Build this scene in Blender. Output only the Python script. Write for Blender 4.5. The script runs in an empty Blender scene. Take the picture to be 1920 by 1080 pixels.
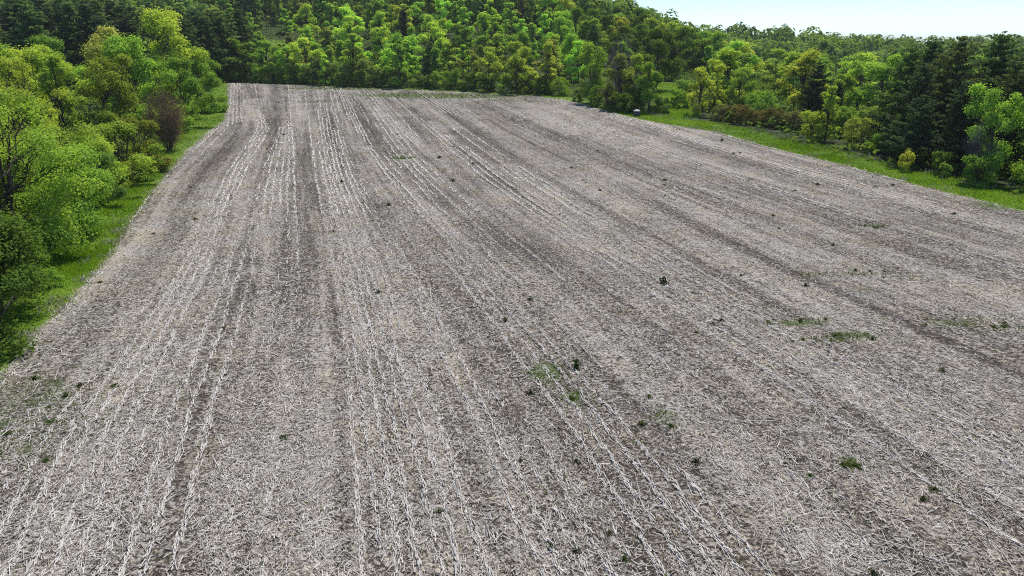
import bpy, math, random
import numpy as np

# ------------------------------------------------------------------ camera, sky, sun, exposure
scene = bpy.context.scene
COL = scene.collection
CAM_H = 14.5
cam_d = bpy.data.cameras.new('camera')
cam_d.sensor_width = 36.0
cam_d.lens = 36.0 * 1321.0 / 1920.0
cam_d.clip_start = 0.1
cam_d.clip_end = 12000.0
cam = bpy.data.objects.new('camera', cam_d)
COL.objects.link(cam)
cam.location = (0.0, 0.0, CAM_H)
cam.rotation_euler = (math.radians(90.0 - 19.2), 0.0, 0.0)
scene.camera = cam

SUN_EL, SUN_AZ = 62.0, 24.0          # degrees; azimuth measured from +Y towards +X
world = bpy.data.worlds.new('World')
scene.world = world
world.use_nodes = True
wn, wl = world.node_tree.nodes, world.node_tree.links
wn.clear()
sky = wn.new('ShaderNodeTexSky')
sky.sky_type = 'NISHITA'
sky.sun_disc = False
sky.sun_elevation = math.radians(SUN_EL)
sky.sun_rotation = math.radians(SUN_AZ)
sky.altitude = 400.0
sky.air_density = 0.7
sky.dust_density = 0.0
sky.ozone_density = 3.6
bg = wn.new('ShaderNodeBackground')
bg.inputs['Strength'].default_value = 0.14
wo = wn.new('ShaderNodeOutputWorld')
wl.new(sky.outputs['Color'], bg.inputs['Color'])
wl.new(bg.outputs['Background'], wo.inputs['Surface'])

sun_d = bpy.data.lights.new('sun', 'SUN')
sun_d.energy = 4.2
sun_d.angle = math.radians(0.53)
sun_d.color = (1.0, 0.955, 0.88)
sun = bpy.data.objects.new('sun', sun_d)
COL.objects.link(sun)
sun.location = (0, 0, 200)
sun.rotation_euler = (math.radians(90.0 - SUN_EL), 0.0, math.radians(180.0 - SUN_AZ))

vs = scene.view_settings
vs.view_transform = 'Standard'
vs.look = 'None'
vs.gamma = 1.0
vs.exposure = 0.24
vs.use_curve_mapping = False
scene.cycles.pixel_filter_type = 'BLACKMAN_HARRIS'
scene.cycles.filter_width = 1.1
scene.cycles.use_denoising = False
scene.cycles.sample_clamp_indirect = 3.0
scene.cycles.max_bounces = 6
scene.cycles.diffuse_bounces = 3
scene.cycles.transmission_bounces = 4
scene.cycles.transparent_max_bounces = 4

RNG = np.random.default_rng(7)
random.seed(7)

# ------------------------------------------------------------------ mesh helpers
def link(o, parent=None):
    COL.objects.link(o)
    if parent is not None:
        o.parent = parent
    return o

def np_mesh(name, verts, faces, attrs=None, smooth=False, mats=()):
    """verts (N,3); faces: list of (M,k) integer arrays; attrs: {name: (N,) point floats}"""
    me = bpy.data.meshes.new(name)
    verts = np.ascontiguousarray(verts, dtype=np.float32)
    faces = [f for f in faces if len(f)]
    me.vertices.add(len(verts))
    me.vertices.foreach_set('co', verts.ravel())
    loops = np.concatenate([f.ravel() for f in faces]).astype(np.int32)
    tot = np.concatenate([np.full(len(f), f.shape[1], np.int32) for f in faces])
    start = np.concatenate([[0], np.cumsum(tot)[:-1]]).astype(np.int32)
    me.loops.add(len(loops))
    me.loops.foreach_set('vertex_index', loops)
    me.polygons.add(len(tot))
    me.polygons.foreach_set('loop_start', start)
    me.polygons.foreach_set('loop_total', tot)
    if smooth:
        me.polygons.foreach_set('use_smooth', np.ones(len(tot), bool))
    for k, a in (attrs or {}).items():
        at = me.attributes.new(k, 'FLOAT', 'POINT')
        at.data.foreach_set('value', np.ascontiguousarray(a, dtype=np.float32))
    for m in mats:
        me.materials.append(m)
    me.update(calc_edges=True)
    return me

def tag(o, label=None, cat=None, group=None, kind=None):
    if label: o['label'] = label
    if cat: o['category'] = cat
    if group: o['group'] = group
    if kind: o['kind'] = kind
    return o

def norm(a):
    return a / np.maximum(np.linalg.norm(a, axis=-1, keepdims=True), 1e-9)

class VNoise:
    """smooth value noise on a lattice, numpy"""
    def __init__(s, seed, n=256):
        s.t = np.random.default_rng(seed).random((n, n)); s.n = n
    def __call__(s, x, y):
        x = np.asarray(x, float); y = np.asarray(y, float)
        i = np.floor(x).astype(int); j = np.floor(y).astype(int)
        fx = x - i; fy = y - j
        fx = fx * fx * (3 - 2 * fx); fy = fy * fy * (3 - 2 * fy)
        n = s.n; T = s.t
        a = T[i % n, j % n]; b = T[(i + 1) % n, j % n]; c = T[i % n, (j + 1) % n]; d = T[(i + 1) % n, (j + 1) % n]
        return (a * (1 - fx) + b * fx) * (1 - fy) + (c * (1 - fx) + d * fx) * fy
N1, N2, N3 = VNoise(1), VNoise(2), VNoise(3)

def sstep(a, b, x):
    t = np.clip((np.asarray(x, float) - a) / (b - a), 0, 1)
    return t * t * (3 - 2 * t)

# ------------------------------------------------------------------ the lie of the land (metres)
EDGE_L = [(-20, -40), (-21.5, 5), (-23.2, 22), (-24.2, 30.2), (-25.4, 34), (-25.9, 37.1), (-27.6, 43.2), (-30.3, 51.5), (-33.5, 60.1),
          (-36.6, 69.1), (-40.6, 82.3), (-45.8, 100), (-50.2, 118.4), (-52.9, 132), (-63.5, 162.2), (-85.4, 219.3)]
EDGE_F = [(-60.2, 206.5), (-36.6, 193), (-15, 186.5), (5.2, 176.5), (12.2, 166.6), (16.8, 152.1), (22, 135.2), (26.3, 126.7),
          (33.1, 117.2), (37.6, 102.3), (42.4, 87.6), (44.9, 74.5), (47.3, 63.9), (51, 40), (55, 10), (58, -40)]
POLY = np.array(EDGE_L + EDGE_F, float)
LANE = np.array([(27, 126), (31.5, 138), (34.5, 155), (38.5, 178), (43, 205)], float)

def seg_dist(x, y, pts, closed):
    d = np.full(np.shape(x), 1e9)
    n = len(pts)
    for k in range(n if closed else n - 1):
        a, b = pts[k], pts[(k + 1) % n]
        ab = b - a
        t = np.clip(((x - a[0]) * ab[0] + (y - a[1]) * ab[1]) / (ab @ ab), 0, 1)
        d = np.minimum(d, np.hypot(x - a[0] - t * ab[0], y - a[1] - t * ab[1]))
    return d

def field_sd(x, y):
    """signed distance to the field's edge, positive inside"""
    x = np.asarray(x, float); y = np.asarray(y, float)
    inside = np.zeros(x.shape, bool)
    n = len(POLY)
    for k in range(n):
        (x1, y1), (x2, y2) = POLY[k], POLY[(k + 1) % n]
        c = ((y1 > y) != (y2 > y))
        xi = (x2 - x1) * (y - y1) / ((y2 - y1) if y2 != y1 else 1e-9) + x1
        inside ^= c & (x < xi)
    d = seg_dist(x, y, POLY, True)
    return np.where(inside, d, -d)

def terrain(x, y):
    x = np.asarray(x, float); y = np.asarray(y, float)
    z = 3.2 * sstep(70, 220, y)
    z = z + 0.5 * (N1(x / 38 + 9, y / 46 + 4) - 0.5) + 0.12 * (N2(x / 9 + 3, y / 9) - 0.5)
    yb = np.interp(x, [-300, -120, -85, 12, 60, 110, 300], [245, 235, 224, 180, 195, 250, 330])
    flank = 1 - sstep(-22, 112, x - 0.12 * (y - 250))
    z = z + 25 * sstep(-5, 160, y - yb) * flank
    z = z + 5 * sstep(-80, -130, x) * sstep(90, 220, y)
    valley = sstep(48, 110, x) * sstep(60, 120, y)
    z = z - 5.5 * valley * (1 - 0.6 * flank)
    far = sstep(380, 620, y)
    z = z * (1 - 0.75 * far) - far * 1.0
    z = z + far * 9 * (N3(x / 130, y / 130) - 0.5) + 26 * sstep(700, 2600, np.hypot(x, y)) * (N2(x / 900 + 5, y / 900) - 0.45)
    z = z + 10 * np.exp(-((x - 150) / 75) ** 2 - ((y - 470) / 90) ** 2) + 6 * np.exp(-((x - 330) / 90) ** 2 - ((y - 560) / 90) ** 2) - 4 * sstep(500, 640, y) * sstep(100, 260, x)
    return z

def tz(x, y):
    return float(terrain(np.array([x]), np.array([y]))[0])

# drill rows: eight surveyed rows (x at y), the others lie between them
ROWS_Y = np.array([-10, 17.5, 25, 35, 45, 56, 70, 85, 100, 122, 160, 207, 260.])
ROWS_X = np.array([np.interp(ROWS_Y, *zip(*r)) for r in (
    [(-10, -8.5), (17.4, -15.4), (25.2, -18.2), (34.8, -20.0), (56.4, -25.5), (80.6, -33.4), (121.5, -43.2), (206.5, -74), (260, -94)],
    [(-10, -6), (17.4, -13.0), (22.6, -14.8), (33.4, -17.6), (46.1, -20.9), (80.6, -31.0), (121.5, -41.0), (206.5, -70.7), (260, -91)],
    [(-10, -2), (21.2, -8.3), (29.7, -10.4), (39.7, -12.7), (62.1, -19.5), (100, -30.8), (206.5, -63.2), (260, -84)],
    [(-10, 5), (21.2, -2.6), (43.8, -9.1), (80.6, -20.2), (206.5, -54.2), (260, -74)],
    [(-10, 13), (22.2, 5.4), (30.8, 2.8), (46.1, -2.2), (69.1, -10.0), (95.6, -18.4), (173.9, -39.5), (260, -64)],
    [(-10, 24), (24.4, 14.6), (39.7, 9.9), (64.3, 2.0), (104.8, -9.0), (156.9, -23.1), (260, -52)],
    [(-10, 35), (28.5, 23.4), (43.8, 18.8), (69.1, 12.0), (109.9, 1.3), (162.2, -13.1), (260, -40)],
    [(-10, 52), (46.1, 36.0), (71.7, 29.0), (128, 13.0), (167.8, 2.5), (260, -22)])])
ROWS_U = np.array([-20.9, -18.2, -12.2, -4.6, 3.8, 13.8, 24.0, 41.8])
def row_u(x, y):
    x = np.asarray(x, float); y = np.asarray(y, float)
    xs = np.stack([np.interp(y, ROWS_Y, r) for r in ROWS_X])
    u = np.where(x < xs[0], ROWS_U[0] + (x - xs[0]), ROWS_U[-1] + (x - xs[-1]))
    for k in range(len(ROWS_U) - 1):
        m = (x >= xs[k]) & (x < xs[k + 1])
        t = (x - xs[k]) / np.maximum(xs[k + 1] - xs[k], 1e-3)
        u = np.where(m, ROWS_U[k] + t * (ROWS_U[k + 1] - ROWS_U[k]), u)
    return u
def row_x(u, y):
    xs = np.stack([np.interp(y, ROWS_Y, r) for r in ROWS_X])
    x = np.where(u < ROWS_U[0], xs[0] + (u - ROWS_U[0]), xs[-1] + (u - ROWS_U[-1]))
    for k in range(len(ROWS_U) - 1):
        m = (u >= ROWS_U[k]) & (u < ROWS_U[k + 1])
        t = (u - ROWS_U[k]) / (ROWS_U[k + 1] - ROWS_U[k])
        x = np.where(m, xs[k] + t * (xs[k + 1] - xs[k]), x)
    return x

# weedy patches on the field: x, y, rx, ry, strength
GREEN = [(-21.5, 27, 5.5, 5, .50), (-18, 23.5, 2.5, 2, .5), (1.6, 30.0, 1.1, 1.5, 1.0), (2.6, 27.5, 1.0, 1.2, .7), (6.2, 26, 1.2, 1.6, .55), (5.0, 24.0, .8, .9, .4),
         (-18, 175, 24, 8, 1.25), (-44, 193, 18, 5, 1.2), (0, 165, 10, 4, .5), (-43, 160, 9, 2.5, .6), (-14.4, 93.0, 2.4, 1.3, 1.1),
         (15.8, 36.2, 2.4, .7, .9), (18.0, 34.2, 1.6, .6, .9), (16.4, 33.6, 1.5, .6, .7), (24.5, 36.0, 3.5, 1.0, .6), (29, 35.2, 3.0, .9, .55),
         (23.5, 45, 3.2, .8, .5), (-27, 95, 9, 3, .45), (-24, 88, 6, 2, .45), (12, 62, 4, .8, .4), (31, 58, 2.0, .6, .7),
         (46, 66, 3, 3, .7), (12.3, 22.3, .7, .5, .9), (10.0, 15.6, 1.2, .8, .6), (20, 44.5, 1.6, .5, .4)]
# bare strips left by the wheels and between combine passes: row coordinate, half width, strength
TRACKS = [(14.0, .75, 1.0), (19.3, .5, .8), (-3.2, .55, 1.0), (1.2, .5, .8), (-9.0, .5, .8), (-15.4, .8, .7), (-13.0, .4, .7), (5.3, .5, .7),
          (9.2, .45, .6), (24.6, .55, .8), (29.2, .45, .6), (34.5, .6, .8), (-23.5, .7, .6)]
def track_amt(u):
    t = np.zeros(np.shape(u))
    for (c, w, g) in TRACKS:
        t = np.maximum(t, g * (1 - sstep(w * .4, w * 1.3, np.abs(u - c))))
    return t
def green_amt(x, y):
    g = np.zeros(np.shape(x))
    for (cx, cy, rx, ry, s) in GREEN:
        r = np.hypot((x - cx) / rx, (y - cy) / ry)
        g = np.maximum(g, s * (1 - sstep(0.25, 1.25, r)))
    return g

# ------------------------------------------------------------------ materials
def mat(name):
    m = bpy.data.materials.new(name)
    m.use_nodes = True
    m.node_tree.nodes.clear()
    return m, m.node_tree.nodes, m.node_tree.links

class NB:
    """small node-building helper"""
    def __init__(s, name):
        s.m, s.n, s.l = mat(name)
    def new(s, t, **kw):
        x = s.n.new(t)
        for k, v in kw.items():
            setattr(x, k, v)
        return x
    def put(s, sock, v):
        if isinstance(v, bpy.types.NodeSocket):
            s.l.new(v, sock)
        else:
            sock.default_value = v
    def math(s, op, a, b=None, c=None, clamp=False):
        x = s.new('ShaderNodeMath', operation=op, use_clamp=clamp)
        s.put(x.inputs[0], a)
        if b is not None: s.put(x.inputs[1], b)
        if c is not None: s.put(x.inputs[2], c)
        return x.outputs[0]
    def mix(s, f, a, b, blend='MIX'):
        x = s.new('ShaderNodeMix', data_type='RGBA', blend_type=blend)
        s.put(x.inputs['Factor'], f)
        s.put(x.inputs[6], a if isinstance(a, bpy.types.NodeSocket) else (*a, 1))
        s.put(x.inputs[7], b if isinstance(b, bpy.types.NodeSocket) else (*b, 1))
        return x.outputs[2]
    def ramp(s, f, a, b):
        x = s.new('ShaderNodeMapRange', interpolation_type='SMOOTHSTEP')
        s.put(x.inputs['Value'], f)
        x.inputs['From Min'].default_value = a
        x.inputs['From Max'].default_value = b
        return x.outputs['Result']
    def noise(s, vec, scale, detail=3.0, rough=0.55, dim='3D', w=None):
        x = s.new('ShaderNodeTexNoise', noise_dimensions=dim)
        if vec is not None: s.l.new(vec, x.inputs['Vector'])
        x.inputs['Scale'].default_value = scale
        x.inputs['Detail'].default_value = detail
        x.inputs['Roughness'].default_value = rough
        return x.outputs['Fac']
    def attr(s, name):
        return s.new('ShaderNodeAttribute', attribute_name=name).outputs['Fac']
    def out(s, surf):
        o = s.new('ShaderNodeOutputMaterial')
        s.l.new(surf, o.inputs['Surface'])
        return s.m

def make_ground_material():
    b = NB('stubble_field_and_grass')
    geo = b.new('ShaderNodeNewGeometry').outputs['Position']
    row = b.attr('row'); edge = b.attr('edge'); green = b.attr('green'); grass = b.attr('grass')
    sep = b.new('ShaderNodeSeparateXYZ'); b.l.new(geo, sep.inputs[0])
    comb = b.new('ShaderNodeCombineXYZ')
    b.l.new(row, comb.inputs[0]); b.l.new(sep.outputs['Y'], comb.inputs[1])
    rv = comb.outputs[0]
    def scaled(v, s):
        x = b.new('ShaderNodeVectorMath', operation='MULTIPLY'); b.l.new(v, x.inputs[0]); x.inputs[1].default_value = s
        return x.outputs[0]
    # residue cover: crumbs, streaks that run with the rows, wide passes of the combine
    fine = b.noise(geo, 11.0, 5, .75)
    crumb = b.noise(geo, 2.4, 4, .7)
    streak = b.noise(scaled(rv, (3.2, 0.55, 1)), 1.0, 4, .7)
    thin = b.noise(scaled(rv, (1.5, 0.045, 1)), 1.0, 3, .6)
    band = b.noise(scaled(rv, (0.24, 0.012, 1)), 1.0, 2, .5)
    patch = b.noise(geo, 0.11, 3, .6)
    s1 = b.math('MULTIPLY', streak, .34)
    s1 = b.math('MULTIPLY_ADD', thin, .46, s1)
    s1 = b.math('MULTIPLY_ADD', band, .66, s1)
    s1 = b.math('MULTIPLY_ADD', patch, .30, s1)
    s1 = b.math('MULTIPLY_ADD', crumb, .40, s1)          # mean about 1.08
    brk = b.ramp(b.noise(scaled(rv, (.5, .03, 1)), 1.0, 3, .6), .38, .62)
    for (u_, w_, g_) in TRACKS:                          # bare strips between the passes
        dist = b.math('ABSOLUTE', b.math('SUBTRACT', row, u_))
        s1 = b.math('SUBTRACT', s1, b.math('MULTIPLY', b.math('MULTIPLY', b.math('SUBTRACT', 1.0, b.ramp(dist, w_ * .2, w_ * 1.5)), brk), g_ * .15))
    fleck = b.noise(geo, 6.5, 6, .82)
    cover = b.ramp(b.math('MULTIPLY_ADD', b.math('SUBTRACT', s1, 1.08), .40, fleck), .455, .555)
    soil_gap_shade = b.mix(b.ramp(b.noise(geo, 4.0, 5, .75), .36, .64), (.022, .018, .014), (.078, .063, .049))  # dark earth, deepened in colour to paint the shade in gaps between litter
    straw_n = b.noise(geo, 0.23, 4, .7)
    straw = b.mix(b.ramp(straw_n, .38, .66), (.47, .445, .41), (.50, .435, .345))
    straw = b.mix(b.math('MULTIPLY', b.ramp(b.noise(geo, .37, 4, .7), .52, .68), .55), straw, (.19, .165, .10))
    straw = b.mix(b.ramp(fine, .40, .60), b.mix(1.0, straw, (.50, .48, .45), 'MULTIPLY'), straw)
    fcol = b.mix(cover, soil_gap_shade, straw)
    # tender weeds
    gn = b.noise(geo, 1.3, 4, .7)
    gm = b.ramp(b.math('MULTIPLY_ADD', gn, .9, b.math('MULTIPLY', green, .8)), .72, 1.05)
    gcol = b.mix(b.noise(geo, 3.0, 3, .6), (.05, .075, .022), (.085, .125, .030))
    fcol = b.mix(b.math('MULTIPLY', gm, .8), fcol, gcol)
    # grass margin
    en = b.noise(geo, 0.55, 4, .65)
    g1 = b.noise(geo, 0.35, 4, .6); g2 = b.noise(geo, 5.0, 3, .65)
    gr = b.mix(b.ramp(g1, .3, .7), (.095, .170, .014), (.165, .250, .026))
    gr = b.mix(b.math('MULTIPLY', g2, .55), gr, (.075, .130, .016))
    # wood floor: leaf litter with green
    wl_ = b.mix(b.ramp(b.noise(geo, 0.5, 4, .6), .40, .62), (.030, .032, .014), (.040, .075, .014))
    gsel = b.ramp(b.math('MULTIPLY_ADD', en, 3.0, grass), 1.0, 2.6)
    marg = b.mix(gsel, wl_, gr)
    e2 = b.math('MULTIPLY_ADD', b.math('SUBTRACT', en, .5), 2.2, edge)
    fsel = b.ramp(e2, -.35, .45)
    col = b.mix(fsel, marg, fcol)
    bs = b.new('ShaderNodeBsdfPrincipled')
    b.l.new(col, bs.inputs['Base Color'])
    bs.inputs['Roughness'].default_value = .9
    bs.inputs['Specular IOR Level'].default_value = .15
    bump = b.new('ShaderNodeBump')
    bump.inputs['Strength'].default_value = .8
    bump.inputs['Distance'].default_value = .12
    b.l.new(s1, bump.inputs['Height'])
    b.l.new(bump.outputs[0], bs.inputs['Normal'])
    return b.out(bs.outputs[0])

def make_leaf_material(name, trans=.46, var=.35, gloss=.0):
    """leaf colour = the plant's own colour (Object Info) varied leaf by leaf"""
    b = NB(name)
    oc = b.new('ShaderNodeObjectInfo').outputs['Color']
    t = b.attr('tint')
    hs = b.new('ShaderNodeHueSaturation')
    b.l.new(oc, hs.inputs['Color'])
    b.l.new(b.math('MULTIPLY_ADD', t, var * 1.6, 1 - var * .8), hs.inputs['Value'])
    b.l.new(b.math('MULTIPLY_ADD', t, -.03, .515), hs.inputs['Hue'])
    c = hs.outputs['Color']
    d = b.new('ShaderNodeBsdfDiffuse'); b.l.new(c, d.inputs['Color'])
    tr = b.new('ShaderNodeBsdfTranslucent')
    tc = b.mix(1.0, c, (trans * 2.2, trans * 2.1, trans * .8), 'MULTIPLY')
    b.l.new(tc, tr.inputs['Color'])
    m1 = b.new('ShaderNodeAddShader')          # reflected plus transmitted light
    b.l.new(d.outputs[0], m1.inputs[0]); b.l.new(tr.outputs[0], m1.inputs[1])
    return b.out(m1.outputs[0])

def make_bark_material(name, c1, c2):
    b = NB(name)
    geo = b.new('ShaderNodeNewGeometry').outputs['Position']
    x = b.new('ShaderNodeVectorMath', operation='MULTIPLY'); b.l.new(geo, x.inputs[0]); x.inputs[1].default_value = (1, 1, .2)
    n = b.noise(x.outputs[0], 9.0, 4, .65)
    bs = b.new('ShaderNodeBsdfPrincipled')
    b.l.new(b.mix(b.ramp(n, .35, .65), c1, c2), bs.inputs['Base Color'])
    bs.inputs['Roughness'].default_value = .92
    bs.inputs['Specular IOR Level'].default_value = .1
    bu = b.new('ShaderNodeBump'); bu.inputs['Strength'].default_value = .6; bu.inputs['Distance'].default_value = .03
    b.l.new(n, bu.inputs['Height']); b.l.new(bu.outputs[0], bs.inputs['Normal'])
    return b.out(bs.outputs[0])

def make_straw_material():
    b = NB('weathered_straw')
    t = b.attr('tint')
    r = b.new('ShaderNodeValToRGB'); b.l.new(t, r.inputs[0])
    e = r.color_ramp.elements
    e[0].position = 0.0; e[0].color = (.10, .082, .064, 1)
    e[1].position = 1.0; e[1].color = (.80, .765, .705, 1)
    for p, c in ((.22, (.24, .20, .16, 1)), (.5, (.46, .42, .37, 1)), (.8, (.66, .62, .56, 1))):
        k = e.new(p); k.color = c
    d = b.new('ShaderNodeBsdfDiffuse'); b.l.new(r.outputs[0], d.inputs['Color'])
    tr = b.new('ShaderNodeBsdfTranslucent'); b.l.new(r.outputs[0], tr.inputs['Color'])
    m1 = b.new('ShaderNodeMixShader'); m1.inputs[0].default_value = .18
    b.l.new(d.outputs[0], m1.inputs[1]); b.l.new(tr.outputs[0], m1.inputs[2])
    return b.out(m1.outputs[0])

M_GROUND = make_ground_material()
M_LEAF = make_leaf_material('spring_leaf')
M_NEEDLE = make_leaf_material('pine_needle', trans=.26, var=.4, gloss=.0)
M_GRASS = make_leaf_material('grass_blade', trans=.35, var=.45, gloss=.0)
M_BARK = make_bark_material('grey_bark', (.035, .030, .026), (.12, .105, .09))
M_PBARK = make_bark_material('pine_bark', (.03, .024, .02), (.085, .065, .05))
M_TWIG = make_bark_material('dead_twig', (.080, .060, .050), (.19, .145, .12))
M_GTWIG = make_bark_material('grey_twig', (.085, .080, .078), (.20, .185, .175))
M_STRAW = make_straw_material()

# ------------------------------------------------------------------ ground sheet
def axis(core_lo, core_hi, step, far):
    core = np.arange(core_lo, core_hi + 1e-6, step)
    out, s, p = [], step, core_hi
    while p < far:
        s *= 1.25; p += s; out.append(p)
    lo, s, p = [], step, core_lo
    while p > -far:
        s *= 1.25; p -= s; lo.append(p)
    return np.concatenate([lo[::-1], core, out])
gx = axis(-110, 75, 0.8, 6000); gy = axis(-4, 225, 0.8, 6000)
GX, GY = np.meshgrid(gx, gy)
fx, fy = GX.ravel(), GY.ravel()
fz = terrain(fx, fy)
near = (np.abs(fx) < 400) & (fy < 700) & (fy > -200)
sd = np.full(fx.shape, -99.0); sd[near] = field_sd(fx[near], fy[near])
ln = np.full(fx.shape, 99.0); ln[near] = seg_dist(fx[near], fy[near], LANE, False)
gw = np.interp(fy, [0, 35, 50, 60, 100, 130, 200], [1.5, 2.0, 4.5, 5.5, 5.5, 5.0, 3.5])
gw = np.where((fx > 25), np.interp(fy, [40, 62, 75, 90, 120, 140], [5, 5, 5.5, 6, 7.5, 6]), gw)
grs = np.maximum(gw + np.minimum(sd, 0), 4.2 - ln)
grs = np.maximum(grs, 9 - np.hypot((fx + 92) / 1.6, (fy - 285)) * .6)
i = np.arange(len(gx) * len(gy)).reshape(len(gy), len(gx))
quads = np.stack([i[:-1, :-1], i[:-1, 1:], i[1:, 1:], i[1:, :-1]], -1).reshape(-1, 4)
gm = np_mesh('ground', np.stack([fx, fy, fz], 1), [quads],
             {'row': row_u(fx, fy), 'edge': sd, 'grass': grs, 'green': green_amt(fx, fy)}, True, [M_GROUND])
ground = link(bpy.data.objects.new('ground', gm))
tag(ground, 'harvested corn field with grey stubble rows, green margins and wooded ground around it', kind='structure')

# ------------------------------------------------------------------ residue and stubble on the field
def frust(x, y, pad=7.0):
    return (np.abs(x) < .80 * y + pad) & (y > 11)

def strips(P, D, L, W, curl, tint, rng, prism=False):
    """ribbons (or three-sided stalks) at P along unit D, length L, width W"""
    n = len(P)
    up = np.tile([0, 0, 1.0], (n, 1))
    S = norm(np.cross(D, up) + rng.normal(0, .22, (n, 3)))
    U = norm(np.cross(S, D))
    if prism:
        V = np.empty((n, 6, 3))
        for k in range(3):
            a = 2 * math.pi * k / 3
            off = (S * math.cos(a) + U * math.sin(a)) * (W * .58)[:, None]
            V[:, k] = P - D * (L / 2)[:, None] + off
            V[:, 3 + k] = P + D * (L / 2)[:, None] + off * .8
        q = np.array([[0, 1, 4, 3], [1, 2, 5, 4], [2, 0, 3, 5]])
        F = (np.arange(n)[:, None, None] * 6 + q[None]).reshape(-1, 4)
        return V.reshape(-1, 3), F, np.repeat(tint, 6)
    V = np.empty((n, 4, 3))
    w = (W * .5)[:, None]; h = (L * .5)[:, None]
    V[:, 0] = P - D * h - S * w
    V[:, 1] = P - D * h + S * w
    V[:, 2] = P + D * h + S * w * .5
    V[:, 3] = P + D * h - S * w * .5
    F = np.arange(n * 4).reshape(n, 4)
    return V.reshape(-1, 3), F, np.repeat(tint, 4)

def band_cover(u, y):
    """how thickly the residue lies: passes of the combine and broad patches"""
    return .50 * N1(u / 2.6 + 40, y / 60) + .24 * N2(u / 9 + 7, y / 22) + .26 * N3(u / 1.1, y / 7 + 5) + .24 * N1(u / .7 + 9, y / .9)

def row_dir(x, y):
    u = row_u(x, y)
    d = np.stack([row_x(u, y + 1.0) - row_x(u, y - 1.0), np.full(np.shape(x), 2.0)], -1)
    return norm(d)

def scatter_field(dens, y0, y1, seed):
    r = np.random.default_rng(seed)
    w0 = -.80 * y1 - 8; w1 = .80 * y1 + 8
    w0 = max(w0, -95); w1 = min(w1, 60)
    n = int((w1 - w0) * (y1 - y0) * dens)
    x = r.uniform(w0, w1, n); y = r.uniform(y0, y1, n)
    k = frust(x, y)
    x, y = x[k], y[k]
    k = field_sd(x, y) > r.normal(.25, .25, len(x))
    return x[k], y[k], r

parts_v, parts_f, parts_t = [], [], []
nv = 0
def push(v, f, t):
    global nv
    parts_v.append(v); parts_f.append(f + nv); parts_t.append(t); nv += len(v)

# chaff and leaf ribbons, thinning with distance
for (y0, y1, dens, lm, wm, seed) in ((11, 30, 150, .075, .022, 6), (11, 24, 150, .15, .026, 1), (24, 38, 85, .17, .028, 2), (38, 62, 34, .20, .036, 3),
                                      (62, 105, 9, .28, .055, 4), (105, 222, 2.6, .42, .10, 5)):
    x, y, r = scatter_field(dens, y0, y1, seed)
    u = row_u(x, y)
    c = band_cover(u, y)
    k = r.random(len(x)) < np.clip((c - .44) * 3.2, .06, 1) * (1 - .38 * track_amt(u)) * (1 - .7 * np.minimum(green_amt(x, y) * 1.3, 1))
    x, y, c = x[k], y[k], c[k]
    n = len(x)
    rd = row_dir(x, y)
    a = np.arctan2(rd[:, 1], rd[:, 0]) + r.normal(0, 1, n) * np.where(r.random(n) < .4, .35, 1.6)
    pitch = r.normal(0, .20, n)
    D = np.stack([np.cos(a) * np.cos(pitch), np.sin(a) * np.cos(pitch), np.sin(pitch)], 1)
    L = lm * np.exp(r.normal(0, .55, n)); W = wm * r.uniform(.5, 1.3, n)
    z = terrain(x, y) + .015 + np.abs(np.sin(pitch)) * L * .5 + r.random(n) * .03
    t = np.clip(np.where(r.random(n) < .40, .20, .68) + .5 * (c - .60) + r.normal(0, .15, n), 0, 1)
    push(*strips(np.stack([x, y, z], 1), D, L, W, L * r.uniform(-.05, .16, n), t, r))
# long stalks lying loose
for (y0, y1, dens, seed) in ((11, 26, 8, 11), (26, 48, 3.2, 12)):
    x, y, r = scatter_field(dens, y0, y1, seed)
    n = len(x); rd = row_dir(x, y)
    a = np.arctan2(rd[:, 1], rd[:, 0]) + r.normal(0, 1.2, n)
    pitch = r.normal(0, .10, n)
    D = np.stack([np.cos(a) * np.cos(pitch), np.sin(a) * np.cos(pitch), np.sin(pitch)], 1)
    L = .42 * np.exp(r.normal(0, .45, n)); W = r.uniform(.016, .032, n)
    z = terrain(x, y) + .03 + np.abs(np.sin(pitch)) * L * .5
    t = np.clip(r.normal(.66, .24, n), 0, 1)
    push(*strips(np.stack([x, y, z], 1), D, L, W, 0 * L, t, r, prism=True))
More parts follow.
